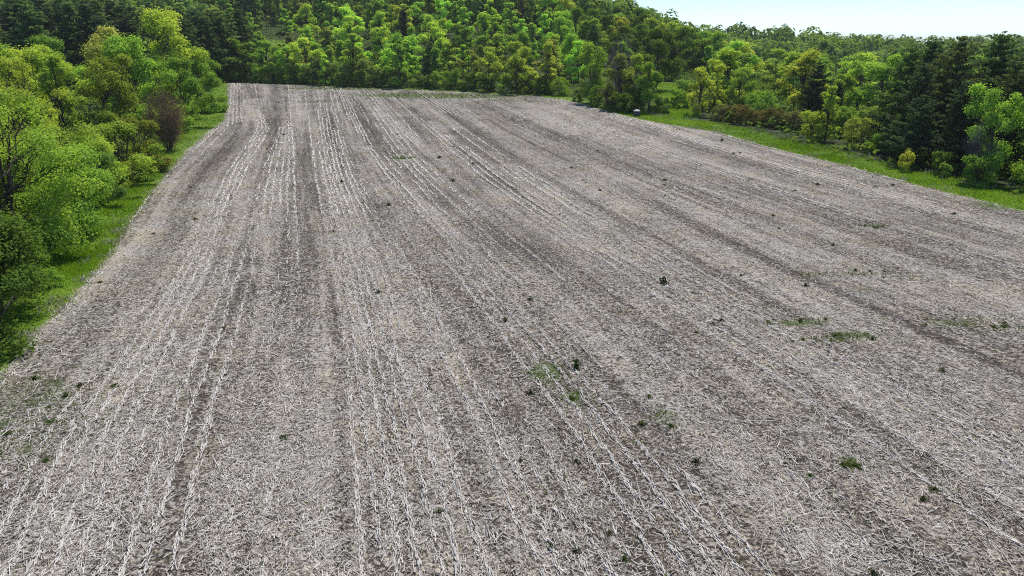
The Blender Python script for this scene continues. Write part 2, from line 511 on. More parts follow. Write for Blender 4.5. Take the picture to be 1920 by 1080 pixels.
# stubble: stalk stumps leaning along the rows, strong in some passes and nearly lost in others
rr = np.random.default_rng(21)
SP = .76
for j in range(int(-34 / SP), int(62 / SP)):
    u0 = j * SP
    rowk = rr.random()
    ys = np.arange(11, 222, .22)
    xs = row_x(np.full(ys.shape, u0), ys) + .05 * rr.normal(0, 1, len(ys)) + .22 * (N3(ys / 4.0, np.full(ys.shape, j * 3.7)) - .5)
    grp = N2(u0 / 3.4 + 11 + 0 * ys, ys / 85 + 3)
    left = sstep(9, -14, u0)
    s = (grp - .42) * 3.2 + (rowk - .5) * 1.5 + (N1(ys / 9, np.full(ys.shape, j * 5.3)) - .52) * 1.0 + .38 * left - .22 * (1 - left)
    for (ua, ub, gain) in ((-21.1, -17.7, 1.0), (-12.5, -11.5, .75), (-8.7, -7.9, .6), (-6.4, -3.8, .9), (1.1, 4.7, .65), (12.2, 13.1, .4)):
        if ua <= u0 <= ub: s = s + gain * (.55 + .9 * N3(ys / 14, np.full(ys.shape, j * 1.9)))
    s = s - .30 + .5 * (N2(ys / 3.1, np.full(ys.shape, j * 2.3)) - .5)
    fary = sstep(55, 110, ys)
    prob = np.clip(s * .95, .02, .95) * (1 - fary) + np.where(s > .42, .80, .01 + .10 * np.clip(s, 0, 1)) * fary
    k = frust(xs, ys) & (field_sd(xs, ys) > .3) & (rr.random(len(ys)) < prob)
    xs, ys, s = xs[k], ys[k], s[k]
    if not len(xs): continue
    rd = row_dir(xs, ys)
    reps = np.where(ys < 50, 5, np.where(ys < 90, 2, 1))
    xs, ys, s, rd = np.repeat(xs, reps), np.repeat(ys, reps), np.repeat(s, reps), np.repeat(rd, reps, 0)
    n = len(xs)
    far = sstep(40, 130, ys)
    a = np.arctan2(rd[:, 1], rd[:, 0]) + rr.normal(0, .16, n) * (1 - .8 * far)
    pitch = np.abs(rr.normal(.12, .16, n)) * (1 - .75 * far)
    sg = np.where(rr.random(n) < .5, 1, -1)
    D = np.stack([np.cos(a) * np.cos(pitch) * sg, np.sin(a) * np.cos(pitch) * sg, np.sin(pitch)], 1)
    L = (.30 + .44 * far) * np.exp(rr.normal(0, .3, n)); W = (.028 + .062 * far) * rr.uniform(.7, 1.4, n)
    x = xs + rr.normal(0, .045, n); y = ys + rr.normal(0, .1, n)
    z = terrain(x, y) + np.sin(pitch) * L * .5 + .02
    t = np.clip(rr.normal(.95, .07, n), 0, 1)
    P = np.stack([x, y, z], 1)
    fl = ys > 62
    if (~fl).any(): push(*strips(P[~fl], D[~fl], L[~fl], W[~fl], None, t[~fl], rr, prism=True))
    if fl.any(): push(*strips(P[fl] + [0, 0, .05], D[fl], L[fl], W[fl], None, t[fl], rr))
res_me = np_mesh('corn_stubble', np.concatenate(parts_v), [np.concatenate(parts_f)], {'tint': np.concatenate(parts_t)}, False, [M_STRAW])
residue = link(bpy.data.objects.new('corn_stubble', res_me))
tag(residue, 'bleached corn stubble and chaff lying in rows over the field', 'stubble', kind='stuff')
print('residue quads', sum(len(f) for f in parts_f))

# ------------------------------------------------------------------ leaves, tubes
def leaf_quads(P, N, size, rng, aspect=.62, fold=.18):
    n = len(P)
    T = norm(np.cross(N, rng.normal(0, 1, (n, 3))))
    B = np.cross(N, T)
    s = size[:, None] if np.ndim(size) else np.full((n, 1), size)
    V = np.empty((n, 4, 3))
    V[:, 0] = P - T * s * .5
    V[:, 1] = P + B * s * .5 * aspect + N * s * fold
    V[:, 2] = P + T * s * .5
    V[:, 3] = P - B * s * .5 * aspect + N * s * fold
    F = np.arange(n * 4).reshape(n, 4)
    return V.reshape(-1, 3), F

def tube(path, radii, k=5):
    path = np.asarray(path, float); radii = np.asarray(radii, float)
    n = len(path)
    d = norm(np.gradient(path, axis=0))
    ref = np.array([.31, .95, .05])
    s = norm(np.cross(d, ref)); t = np.cross(d, s)
    a = np.arange(k) * 2 * math.pi / k
    V = path[:, None] + (s[:, None] * np.cos(a)[None, :, None] + t[:, None] * np.sin(a)[None, :, None]) * radii[:, None, None]
    i = np.arange(n * k).reshape(n, k)
    j = np.roll(i, -1, 1)
    F = np.stack([i[:-1], j[:-1], j[1:], i[1:]], -1).reshape(-1, 4)
    return V.reshape(-1, 3), F

class Tubes:
    def __init__(s): s.v, s.f, s.n = [], [], 0
    def add(s, path, radii, k=5):
        v, f = tube(path, radii, k)
        s.v.append(v); s.f.append(f + s.n); s.n += len(v)
    def mesh(s, name, m):
        return np_mesh(name, np.concatenate(s.v), [np.concatenate(s.f)], None, True, [m])

def wobble(p0, p1, n, amt, rng, sag=0.0):
    t = np.linspace(0, 1, n)[:, None]
    p = np.asarray(p0) * (1 - t) + np.asarray(p1) * t
    w = rng.normal(0, amt, (n, 3)); w[0] = 0; w[-1] = 0
    p = p + w
    p[:, 2] += sag * np.sin(t[:, 0] * math.pi)
    return p

PROFILE = {
    'round': ([0, .12, .35, .6, .82, 1], [.35, .72, 1, .95, .66, .12]),
    'upright': ([0, .15, .4, .65, .85, 1], [.55, .85, 1, .78, .45, .06]),
    'dome': ([0, .2, .5, .75, .92, 1], [.90, 1, .96, .76, .45, .15]),
    'vase': ([0, .25, .5, .75, .9, 1], [.3, .62, .9, 1, .7, .2]),
}
def broadleaf(seed, H, R, base, prof, lobes, leaves, leaf, lobe_r=(.20, .34), multi=1, bark=None, open_=0.0, skirt=.1):
    """a tree of height H: trunk with limbs, and a crown of leaves clumped round the limb ends"""
    r = np.random.default_rng(seed)
    pt, pr = PROFILE[prof]
    cb = base * H
    C, LR = [], []
    nprim = max(7, lobes // 4)
    for k in range(nprim):                      # main limbs, uneven in reach; clumps sit along their outer half
        t = ((k + r.random()) / nprim) ** .85
        a = k * 2.4 + r.normal(0, .45)
        rad = R * np.interp(t, pt, pr) * r.uniform(.58, 1.18)
        e = np.array([rad * math.cos(a), rad * math.sin(a), cb + t * (H - cb) * r.uniform(.90, 1.03)])
        for j in range(-(-lobes // nprim)):
            f = r.uniform(.42, 1.0)
            lr = R * r.uniform(*lobe_r) * (1.1 - .35 * f)
            c = e * [f, f, 1] + [0, 0, -(1 - f) * .22 * rad] + r.normal(0, .13 * R, 3)
            c[2] = min(max(c[2], lr * .5), H - lr * .5)
            C.append(c); LR.append(lr)
    lobes = len(C)
    C = np.array(C); LR = np.array(LR)
    # limbs
    T = Tubes()
    tr = .016 * H + .03
    stems = []
    for m in range(multi):
        an = 2 * math.pi * m / multi + r.uniform(0, 1)
        sp = .0 if multi == 1 else R * .36
        top = np.array([sp * math.cos(an), sp * math.sin(an), H * (.90 if multi == 1 else .82)])
        p = wobble([.12 * (multi > 1) * math.cos(an), .12 * (multi > 1) * math.sin(an), -.3], top, 9, .012 * H, r)
        T.add(p, np.linspace(tr / math.sqrt(multi), .02, 9), 6)
        stems.append(p)
    for c, lr in zip(C, LR):
        p = stems[r.integers(len(stems))]
        h0 = max(c[2] * r.uniform(.45, .8) - .1 * np.hypot(c[0], c[1]), .12 * H)
        k = np.interp(h0, p[:, 2], np.arange(len(p)))
        st = np.array([np.interp(k, np.arange(len(p)), p[:, q]) for q in range(3)])
        L = np.linalg.norm(c - st)
        T.add(wobble(st, c, 5, .04 * L, r, -.06 * L), np.linspace(min(.012 * L + .02, tr * .6), .012, 5), 4)
        for q in range(3):
            e = c + norm(r.normal(0, 1, 3) + [0, 0, .4]) * lr * r.uniform(.7, 1.0)
            T.add([c * .6 + st * .4, (c + e) / 2, e], [.018, .012, .006], 3)
    # leaves
    w = LR ** 2; idx = r.choice(lobes, leaves, p=w / w.sum())
    d = norm(r.normal(0, 1, (leaves, 3)) + np.array([0, 0, .25]))
    out = C[idx] - np.array([0, 0, cb + .45 * (H - cb)])
    d = norm(d + .35 * norm(out))
    rad = LR[idx] * np.abs(r.normal(.80, .30, leaves))
    P = C[idx] + d * rad[:, None] * np.array([1.1, 1.1, .80])
    P[:, 2] = np.maximum(P[:, 2], .12 + r.random(leaves) * .4)
    if open_ > 0:
        k = r.random(leaves) > open_ * (.5 + .5 * np.sin(idx * 5.1))
        P, d, idx = P[k], d[k], idx[k]
    n = len(P)
    N = norm(d * .8 + np.array([0, 0, .5]) + r.normal(0, .5, (n, 3)))
    v, f = leaf_quads(P, N, leaf * r.uniform(.65, 1.35, n), r)
    tint = np.clip(.5 + .20 * np.sin(idx * 3.3) + r.normal(0, .22, n), 0, 1)
    return (T.mesh('trunk', bark or M_BARK), np_mesh('crown', v, [f], {'tint': np.repeat(tint, 4)}, False, [M_LEAF]))

def pine(seed, H, R, base, whorl, quads, leaf, droop=.0, ragged=.35, taper=.75, flat=.34):
    """trunk, whorls of branches, needle tufts in pads along each branch"""
    r = np.random.default_rng(seed)
    T = Tubes()
    lean = r.normal(0, .012 * H, 2)
    T.add([(0, 0, -.3), (lean[0] * .3, lean[1] * .3, H * .4), (lean[0], lean[1], H * .99)], [.013 * H + .04, .010 * H, .015], 6)
    Ps, Ws = [], []
    z = base * H
    while z < H * .985:
        t = (z / H - base) / (1 - base)
        prof = (1 - t) ** taper * (.55 + .45 * min(1, t * 5 + .25))
        nb = r.integers(4, 7)
        a0 = r.uniform(0, 6.28)
        for k in range(nb):
            a = a0 + 6.28 * k / nb + r.normal(0, .25)
            L = R * prof * r.uniform(1 - ragged, 1 + ragged * .6) + .25
            rise = L * (r.normal(.16, .10) + .35 * t - droop)
            c = np.array([lean[0] * z / H, lean[1] * z / H, z])
            e = c + np.array([math.cos(a) * L, math.sin(a) * L, rise])
            path = wobble(c, e, 4, .03 * L, r, -.05 * L)
            T.add(path, np.linspace(.010 * L + .015, .008, 4), 3)
            m = max(3, int(L * 3.2))
            for s in np.linspace(.28, 1.02, m):
                q = c + (e - c) * s + np.array([0, 0, -.05 * L * math.sin(s * math.pi)])
                Ps.append(q + r.normal(0, .10 * L * (1.1 - s * .6), 3) * [1, 1, .35])
                Ws.append(.20 + .13 * L * (1.25 - s))
        z += whorl * r.uniform(.75, 1.3) * (1 - .35 * t)
    Ps.append(np.array([lean[0], lean[1], H])); Ws.append(.22)
    Ps = np.array(Ps); Ws = np.array(Ws)
    idx = r.choice(len(Ps), quads, p=Ws ** 1.5 / (Ws ** 1.5).sum())
    d = norm(r.normal(0, 1, (quads, 3)))
    P = Ps[idx] + d * (Ws[idx] * r.random(quads) ** .4)[:, None] * np.array([1, 1, flat * 1.6]) * 1.25
    P[:, 2] = np.maximum(P[:, 2], .2 + .3 * r.random(quads))
    N = norm(r.normal(0, .7, (quads, 3)) + np.array([0, 0, .5]) + d * .4)
    v, f = leaf_quads(P, N, leaf * r.uniform(.6, 1.4, quads), r, aspect=.40)
    tint = np.clip(.5 + .15 * np.sin(idx * 1.3) + r.normal(0, .2, quads), 0, 1)
    return (T.mesh('trunk', M_PBARK), np_mesh('crown', v, [f], {'tint': np.repeat(tint, 4)}, False, [M_NEEDLE]))

def bare(seed, H, R, stems, twigs, m, leaves=0, leaf=.15, spread=1.0):
    """leafless: many stems splitting into fine twigs"""
    r = np.random.default_rng(seed)
    T = Tubes(); W = Tubes()
    ends = []
    for k in range(stems):
        a = r.uniform(0, 6.28); q = R * r.random() ** .6 * .75 * spread
        top = np.array([q * math.cos(a), q * math.sin(a), H * r.uniform(.65, 1) * (1 - .25 * (q / R) ** 2)])
        p = wobble([.15 * math.cos(a), .15 * math.sin(a), -.25], top, 6, .02 * H, r, .05 * H)
        T.add(p, np.linspace(.009 * H + .02, .014, 6), 4)
        for j in range(twigs // stems):
            s = r.random() ** .7 * 4.6 + .4
            st = np.array([np.interp(s, np.arange(6), p[:, c]) for c in range(3)])
            L = H * r.uniform(.07, .22)
            dr = norm(np.array([math.cos(a), math.sin(a), .35]) * .6 + r.normal(0, .7, 3) + [0, 0, .25])
            e = st + dr * L
            e[:2] *= min(1, R / max(np.hypot(*e[:2]), 1e-3)); e[2] = max(e[2], .15)
            W.add(wobble(st, e, 3, .06 * L, r), [.018, .012, .005], 3)
            for _ in range(2):
                e2 = (st + e) / 2 + norm(dr + r.normal(0, .6, 3)) * L * .5
                e2[2] = max(e2[2], .15)
                W.add([(st + e) / 2, e2], [.011, .004], 3)
            ends.append(e)
    parts = [T.mesh('trunk', m), W.mesh('twigs', m)]
    if leaves:
        ends = np.array(ends)
        P = ends[r.integers(len(ends), size=leaves)] + r.normal(0, .04 * H, (leaves, 3))
        P[:, 2] = np.maximum(P[:, 2], .2)
        v, f = leaf_quads(P, norm(r.normal(0, .7, (leaves, 3)) + [0, 0, .6]), leaf * r.uniform(.6, 1.4, leaves), r)
        parts.append(np_mesh('crown', v, [f], {'tint': np.repeat(np.clip(r.normal(.5, .2, leaves), 0, 1), 4)}, False, [M_LEAF]))
    return tuple(parts)

# ------------------------------------------------------------------ plant kinds (each mesh is shared by its copies)
K = {}
# near, finely leaved
K['oak_a'] = (11.0, broadleaf(101, 11, 5.6, .12, 'round', 64, 26000, .19, (.14, .25), 2, open_=.15))
K['oak_b'] = (11.0, broadleaf(102, 11, 5.2, .10, 'vase', 60, 23000, .19, (.14, .26), 3, open_=.1))
K['open_a'] = (12.0, broadleaf(103, 12, 4.8, .16, 'vase', 60, 13000, .18, (.12, .21), 5, open_=.3))
K['bush_a'] = (5.0, broadleaf(104, 5, 2.9, .04, 'dome', 34, 24000, .125, (.20, .34), 4))
K['bush_b'] = (5.0, broadleaf(105, 5, 2.7, .03, 'dome', 30, 15000, .15, (.18, .32), 4))
K['bush_c'] = (5.0, broadleaf(106, 5, 2.5, .03, 'round', 26, 11000, .17, (.18, .30), 4, open_=.2))
# middle distance
K['maple_a'] = (14.0, broadleaf(111, 14, 5.6, .08, 'round', 38, 15000, .34, (.20, .32)))
K['maple_b'] = (14.0, broadleaf(112, 14, 5.0, .08, 'dome', 34, 14000, .34, (.20, .34)))
K['maple_c'] = (14.0, broadleaf(113, 14, 5.4, .10, 'vase', 36, 12000, .34, (.18, .30), 2, open_=.15))
K['airy_a'] = (12.0, broadleaf(114, 12, 4.0, .10, 'upright', 34, 8000, .30, (.16, .28), 2, open_=.3))
K['airy_b'] = (12.0, broadleaf(115, 12, 3.6, .08, 'upright', 30, 7500, .30, (.18, .30), 1, open_=.2))
# young hillside trees
for q, (s_, R_, pf, lb) in enumerate(((121, 2.5, 'upright', 22), (122, 2.2, 'upright', 18), (123, 3.0, 'upright', 24), (124, 3.2, 'round', 22), (125, 2.0, 'upright', 18))):
    K['young_%s' % 'abcde'[q]] = (10.0, broadleaf(s_, 10, R_, .03, pf, lb + 26, 6400, .34, (.18, .32)))
for q, (s_, R_, pf, lb) in enumerate(((131, 5.2, 'round', 30), (132, 5.6, 'dome', 32), (133, 4.8, 'round', 28))):
    K['big_%s' % 'abc'[q]] = (14.0, broadleaf(s_, 14, R_, .08, pf, lb, 9000, .44, (.20, .34)))
K['shrub_a'] = (4.0, broadleaf(141, 4, 2.5, .02, 'dome', 20, 4500, .24, (.22, .36), 3))
K['shrub_b'] = (4.0, broadleaf(142, 4, 2.2, .02, 'dome', 18, 4000, .24, (.22, .38), 3))
K['shrub_c'] = (4.0, broadleaf(143, 4, 2.8, .02, 'round', 22, 4500, .24, (.20, .34), 3, open_=.2))
# conifers
K['wpine_a'] = (16.0, pine(151, 16, 4.6, .03, .95, 30000, .34, ragged=.5, taper=.62))
K['wpine_b'] = (16.0, pine(152, 16, 4.2, .03, .90, 30000, .34, ragged=.5, taper=.60))
K['wpine_c'] = (16.0, pine(153, 16, 5.0, .04, 1.05, 30000, .34, ragged=.55, taper=.66))
K['rpine_a'] = (17.0, pine(161, 17, 2.9, .22, .9, 8000, .50, ragged=.35, taper=.55))
K['rpine_b'] = (17.0, pine(162, 17, 2.6, .20, .9, 8000, .50, ragged=.4, taper=.6))
K['rpine_c'] = (17.0, pine(163, 17, 3.1, .25, .95, 8000, .50, ragged=.4, taper=.5))
K['spruce_a'] = (12.0, pine(171, 12, 2.7, .03, .6, 8500, .40, droop=.22, ragged=.22, taper=.95))
K['spruce_b'] = (12.0, pine(172, 12, 2.2, .03, .6, 7500, .40, droop=.20, ragged=.22, taper=.9))
# leafless
K['bare_brown'] = (7.5, bare(181, 7.5, 3.1, 26, 1500, M_TWIG, leaves=7000, leaf=.13, spread=1.25))
K['bare_grey'] = (9.0, bare(182, 9.0, 2.8, 7, 500, M_GTWIG))
K['bare_low'] = (3.2, bare(183, 3.2, 2.4, 14, 500, M_TWIG, leaves=500, leaf=.2))

NAMES = {'oak': 'broadleaf_tree', 'open': 'broadleaf_tree', 'maple': 'broadleaf_tree', 'airy': 'broadleaf_tree', 'young': 'young_tree', 'big': 'broadleaf_tree',
         'bush': 'bush', 'shrub': 'shrub', 'wpine': 'pine_tree', 'rpine': 'pine_tree', 'spruce': 'spruce_tree', 'bare': 'leafless_tree'}
CATS = {'bush': 'bush', 'shrub': 'bush', 'wpine': 'pine', 'rpine': 'pine', 'spruce': 'spruce'}
COUNT = {}
prng = np.random.default_rng(5)
def plant(kind, x, y, h, color, label, group=None, wide=1.0, rz=None, sink=.05, cat=None, name=None, jit=.10):
    H0, meshes = K[kind]
    fam = kind.split('_')[0]
    root = bpy.data.objects.new(name or NAMES[fam], None)
    root.empty_display_size = .5
    link(root)
    root.location = (x, y, tz(x, y) - sink)
    s = h / H0
    root.scale = (s * wide, s * wide * prng.uniform(.92, 1.08), s)
    root.rotation_euler = (0, 0, prng.uniform(0, 6.28) if rz is None else rz)
    col = np.array(color) * np.clip(1 + prng.normal(0, jit * .4, 3) + prng.normal(0, jit), .6, 1.45)
    if fam not in ('wpine', 'rpine', 'spruce'):
        col = col * (1.22, 1.24, .85)
        col[0] = max(col[0], .60 * col[1]); col[2] = max(col[2], .17 * col[1])
    for me in meshes:
        o = bpy.data.objects.new(me.name.split('.')[0], me)
        link(o, root)
        o.color = (*[float(c) for c in col], 1)
    tag(root, label, cat or CATS.get(fam, 'tree'), group)
    COUNT[fam] = COUNT.get(fam, 0) + 1
    return root

# leaf colours
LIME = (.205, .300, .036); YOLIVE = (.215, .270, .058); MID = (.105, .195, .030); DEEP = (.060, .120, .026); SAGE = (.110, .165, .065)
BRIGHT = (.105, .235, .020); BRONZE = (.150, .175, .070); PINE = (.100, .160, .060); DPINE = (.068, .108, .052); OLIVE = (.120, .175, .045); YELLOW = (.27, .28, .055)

# ------------------------------------------------------------------ left hedgerow
plant('bush_a', -27.4, 34.3, 6.2, (.052, .092, .026), 'dense dark green bush at the hedge corner beside the grass strip', wide=1.22, jit=.03)
plant('bush_a', -31.5, 33.0, 5.0, OLIVE, 'olive bush crowding behind the dense dark green corner bush')
plant('bush_b', -33.0, 38.5, 5.2, (.13, .16, .05), 'pale olive bush between the corner bush and the forked tree')
plant('bush_b', -30.2, 42.3, 2.9, (.07, .13, .03), 'small upright green bush standing apart in the grass strip')
plant('shrub_a', -28.9, 41.8, 1.25, (.13, .21, .06), 'low feathery pale green shrub in the grass strip', sink=.02)
plant('bush_c', -36.0, 42.0, 5.5, BRONZE, 'bronze tinged bush under the forked tree')
plant('oak_a', -35.2, 47.6, 12.0, (.140, .195, .050), 'large forked broadleaf tree with dark limbs showing through, beside grass strip', rz=1.1)
plant('oak_b', -45.0, 48.5, 12.0, MID, 'full green tree behind the large forked tree at the hedge corner')
plant('bush_b', -34.8, 51.5, 4.4, (.085, .150, .04), 'rounded green bush at the foot of the forked tree')
plant('bush_a', -35.6, 56.5, 6.6, (.095, .165, .042), 'broad leafy bush leaning over the grass strip past the forked tree', wide=1.05)
plant('oak_b', -42.5, 60.0, 10.5, (.12, .175, .045), 'light green tree in the hedge past the forked tree')
plant('bush_b', -39.2, 66.0, 5.0, (.075, .135, .05), 'blue green round bush beside the grass strip before the brown bush', wide=.9)
plant('bush_b', -41.4, 70.0, 6.2, YOLIVE, 'yellowish bush between the blue green bush and the brown bush')
plant('bush_c', -42.2, 76.0, 7.0, OLIVE, 'olive bush in the hedge just before the brown bush', wide=1.1)
plant('bush_c', -41.4, 74.0, 3.2, (.15, .20, .05), 'low bright bush at the grass edge before the brown bush')
plant('bush_c', -43.8, 84.0, 6.5, (.12, .15, .045), 'dull olive bush just behind the leafless brown bush')
plant('open_a', -52.0, 76.0, 12.8, (.195, .230, .055), 'open yellow olive tree with several dark bare stems in its middle', rz=.4, wide=1.05)
plant('open_a', -60.5, 84.0, 12.5, (.18, .22, .06), 'yellow olive tree with thin crown behind the open many stemmed tree', rz=2.2)
plant('oak_a', -54.0, 63.5, 11.5, MID, 'mid green tree deep in the left hedge behind the light green tree')
plant('oak_b', -62.0, 70.0, 12.5, LIME, 'lime green tree at the back of the left hedge')
plant('open_a', -50.0, 57.0, 10.8, SAGE, 'grey green thin tree inside the left hedge')
plant('oak_a', -70.0, 80.0, 13.5, (.12, .22, .03), 'bright green tree at the wood edge left of yellow olive trees')
plant('maple_b', -76.0, 94.0, 14.5, BRIGHT, 'vivid green tree standing below the dark pine plantation')
plant('maple_a', -66.0, 100.0, 13.0, YOLIVE, 'olive yellow round tree between the hedge and pine plantation')
plant('airy_a', -60.0, 96.0, 12.5, OLIVE, 'slim olive tree behind the leafless brown bush')
plant('bare_brown', -47.9, 99.5, 8.0, (.125, .100, .090), 'leafless reddish brown bush of dense twigs by the grass strip', wide=.80, cat='bush', name='leafless_bush')
plant('bush_c', -52.5, 95.0, 6.0, (.10, .14, .035), 'small olive bush left of the leafless brown bush')
plant('maple_c', -57.5, 104.0, 12.8, (.125, .165, .035), 'olive green tree rising behind the leafless brown bush')
plant('maple_a', -60.8, 117.0, 14.5, (.085, .205, .018), 'vivid green maple with dense lumpy crown behind the brown bush', rz=.3)
plant('maple_b', -55.9, 123.5, 11.5, (.095, .215, .022), 'bright round maple at the grass edge past the brown bush', rz=2.0, wide=1.1)
plant('shrub_a', -54.2, 116.5, 4.2, MID, 'low green shrub at the foot of the bright round maple')
plant('maple_a', -64.0, 137.0, 18.5, (.165, .225, .045), 'tall light green tree topping the far end of the left hedge', rz=1.0, wide=.95)
plant('maple_c', -72.0, 132.0, 16.5, (.20, .21, .085), 'pale buff green tree beside the tall light green tree')
plant('maple_b', -61.5, 143.0, 12.5, (.12, .19, .04), 'rounded green tree at the far corner of the left hedge')
plant('maple_b', -66.5, 160.0, 11.0, (.12, .20, .035), 'small green tree at the last bend of the grass strip')
for (x, y, h, c) in ((-84, 112, 13, LIME), (-90, 128, 14, MID), (-80, 146, 13, OLIVE), (-94, 150, 14, BRIGHT), (-72, 112, 12, MID), (-78, 124, 13.5, YOLIVE), (-88, 104, 13, OLIVE),
                     (-84, 84, 13, YOLIVE), (-95, 98, 14.5, LIME), (-66, 60, 12, OLIVE), (-76, 68, 13, LIME), (-90, 74, 13, MID), (-58, 50, 11, OLIVE), (-102, 118, 14, LIME), (-110, 134, 14, OLIVE), (-106, 90, 13, MID)):
    plant(['oak_a', 'oak_b', 'maple_a', 'maple_c', 'open_a'][prng.integers(5)] if y < 100 else ['maple_a', 'maple_b', 'maple_c', 'airy_a'][prng.integers(4)], x, y, h, c,
          'spring green tree in the mixed wood between left hedge and pine plantation', 'trees of the mixed wood on the left')
for (x, y, h, kind, c) in ((-38.0, 50.5, 3, 'shrub_c', OLIVE), (-44, 66, 4, 'shrub_a', MID), (-47, 71, 4.5, 'shrub_b', OLIVE), (-49, 86, 4, 'shrub_c', SAGE), (-51, 91, 4.5, 'shrub_a', OLIVE),
                           (-40.5, 62, 3.4, 'shrub_b', MID), (-34.5, 47, 2.6, 'shrub_c', BRONZE), (-48, 80, 5, 'shrub_a', OLIVE), (-56, 110, 5, 'shrub_b', MID), (-60, 132, 5, 'shrub_a', MID),
                           (-33.8, 44.2, 3.0, 'shrub_b', DEEP), (-42, 56, 5, 'shrub_a', MID), (-38.6, 45.5, 5, 'shrub_a', DEEP)):
    plant(kind, x, y, h, c, 'low undergrowth shrub beneath the left hedge trees', 'undergrowth shrubs of the left hedge')

# pine plantation behind the left wood
for y in np.arange(176, 250, 12.0):
    for x in np.arange(-212, -84, 9.0):
        px, py = x + prng.normal(0, 1.8), y + prng.normal(0, 2.5)
        if abs(px) / py > .82 or abs(px) / py < .36 or px > -80 - (py - 172) * .05:
            continue
        zone = 'next to the hillside trees' if px / py > -.5 else ('at the front of the close stand' if y < 195 else 'deep in the close stand')
        plant(['rpine_a', 'rpine_b', 'rpine_c'][prng.integers(3)], px, py, prng.uniform(16.5, 20), DPINE if prng.random() < .75 else PINE,
              'dark straight plantation pine behind left wood, ' + zone, 'plantation pines ' + zone, wide=1.5, jit=.12)

# ------------------------------------------------------------------ far edge of the field and the wooded hill
def far_y(x):
    return float(np.interp(x, [-100, -85.4, -60.2, -36.6, -15, 5.2, 12.2, 20, 40, 60, 110], [226, 221, 208, 195, 188.5, 178.5, 172, 172, 185, 192, 225]))
# the front row: grey green and dark shrubs, slim young trees
x = -88.0
while x < 14:
    y = far_y(x) + prng.uniform(1.5, 3.5)
    if -62 < x < -30:
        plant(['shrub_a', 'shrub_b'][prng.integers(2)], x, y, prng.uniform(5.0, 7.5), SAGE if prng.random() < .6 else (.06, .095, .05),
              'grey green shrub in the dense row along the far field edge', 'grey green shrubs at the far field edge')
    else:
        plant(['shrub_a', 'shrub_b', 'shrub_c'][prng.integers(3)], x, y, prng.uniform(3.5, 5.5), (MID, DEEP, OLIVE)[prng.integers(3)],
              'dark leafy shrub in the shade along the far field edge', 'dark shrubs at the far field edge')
    x += prng.uniform(3.6, 5.0)
hill_labels = {
    'lime': ('slim lime green young tree on the hillside beyond the field', LIME),
    'yel': ('yellowish young tree on the hillside beyond the field', YOLIVE),
    'mid': ('mid green tree on the hillside beyond the field', MID),
    'bron': ('bronze budded tree on the hillside beyond the field', BRONZE),
    'deep': ('deep green full tree on the hillside beyond the field', DEEP),
    'bri': ('bright green tree on the hillside beyond the field', (.13, .24, .025)),
}
placed = []
cnt = 0
hill_rows = []
s = 5.0
while s < 170:
    hill_rows.append(s); s += 11.5 + s * .06
for si, s in enumerate(hill_rows):
    x = -100 - s * .25 + prng.uniform(0, 4)
    while x < 40 + s * .62:
        px = x + prng.normal(0, 1.0); py = far_y(px) + s + prng.normal(0, 2.2)
        x += (7.6 + .03 * s) * prng.uniform(.75, 1.25)
        if px > 14 and s < 22: continue
        if seg_dist(np.array([px]), np.array([py]), LANE, False)[0] < 6: continue
        if np.hypot((px + 92) / 1.5, py - 283) < 11: continue
        ratio = px / py
        if ratio < -.52: continue
        p = prng.random()
        z1 = 'at the field edge' if s < 18 else ('half way up the hill' if s < 75 else 'high on the hill')
        z2 = 'beside the plantation' if ratio < -.3 else ('above the grey green shrubs' if ratio < -.13 else ('over mid field' if ratio < .06 else 'above the corner clump'))
        right = ratio > .05
        con = (.10 if s < 45 else .30) if ratio < -.30 else (.12 if ratio < -.02 else .05)
        if p < con and s > 8:
            kd = ['spruce_a', 'spruce_b', 'rpine_a'][prng.integers(3)]
            plant(kd, px, py, prng.uniform(9, 15), DPINE if prng.random() < .6 else PINE, 'dark conifer among pale young trees ' + z1 + ', ' + z2, 'conifers ' + z1 + ', ' + z2, wide=1.35)
            continue
        if right and s > 40:
            kd = ['big_a', 'big_b', 'big_c', 'young_c', 'young_d'][prng.integers(5)]; h = prng.uniform(11, 15)
            lk = ['deep', 'mid', 'bri', 'mid', 'yel', 'deep'][prng.integers(6)]
        else:
            kd = ['young_a', 'young_b', 'young_c', 'young_d', 'young_e', 'big_c'][prng.integers(6)]; h = prng.uniform(8.0, 13.5) + .012 * s
            lk = ['lime', 'lime', 'lime', 'yel', 'yel', 'bri', 'mid', 'bron'][prng.integers(8)]
            if ratio < -.3 and lk == 'lime' and prng.random() < .4: lk = 'mid'
        lb, c = hill_labels[lk]
        lb = lb.replace(' on the hillside beyond the field', '')
        plant(kd, px, py, h, c, lb + ' ' + z1 + ', ' + z2, lb.replace('tree', 'trees') + ' ' + z1 + ', ' + z2, wide=prng.uniform(.95, 1.35) if kd[0] == 'y' else prng.uniform(1.0, 1.3), jit=.13)
        cnt += 1
print('hill trees', cnt)

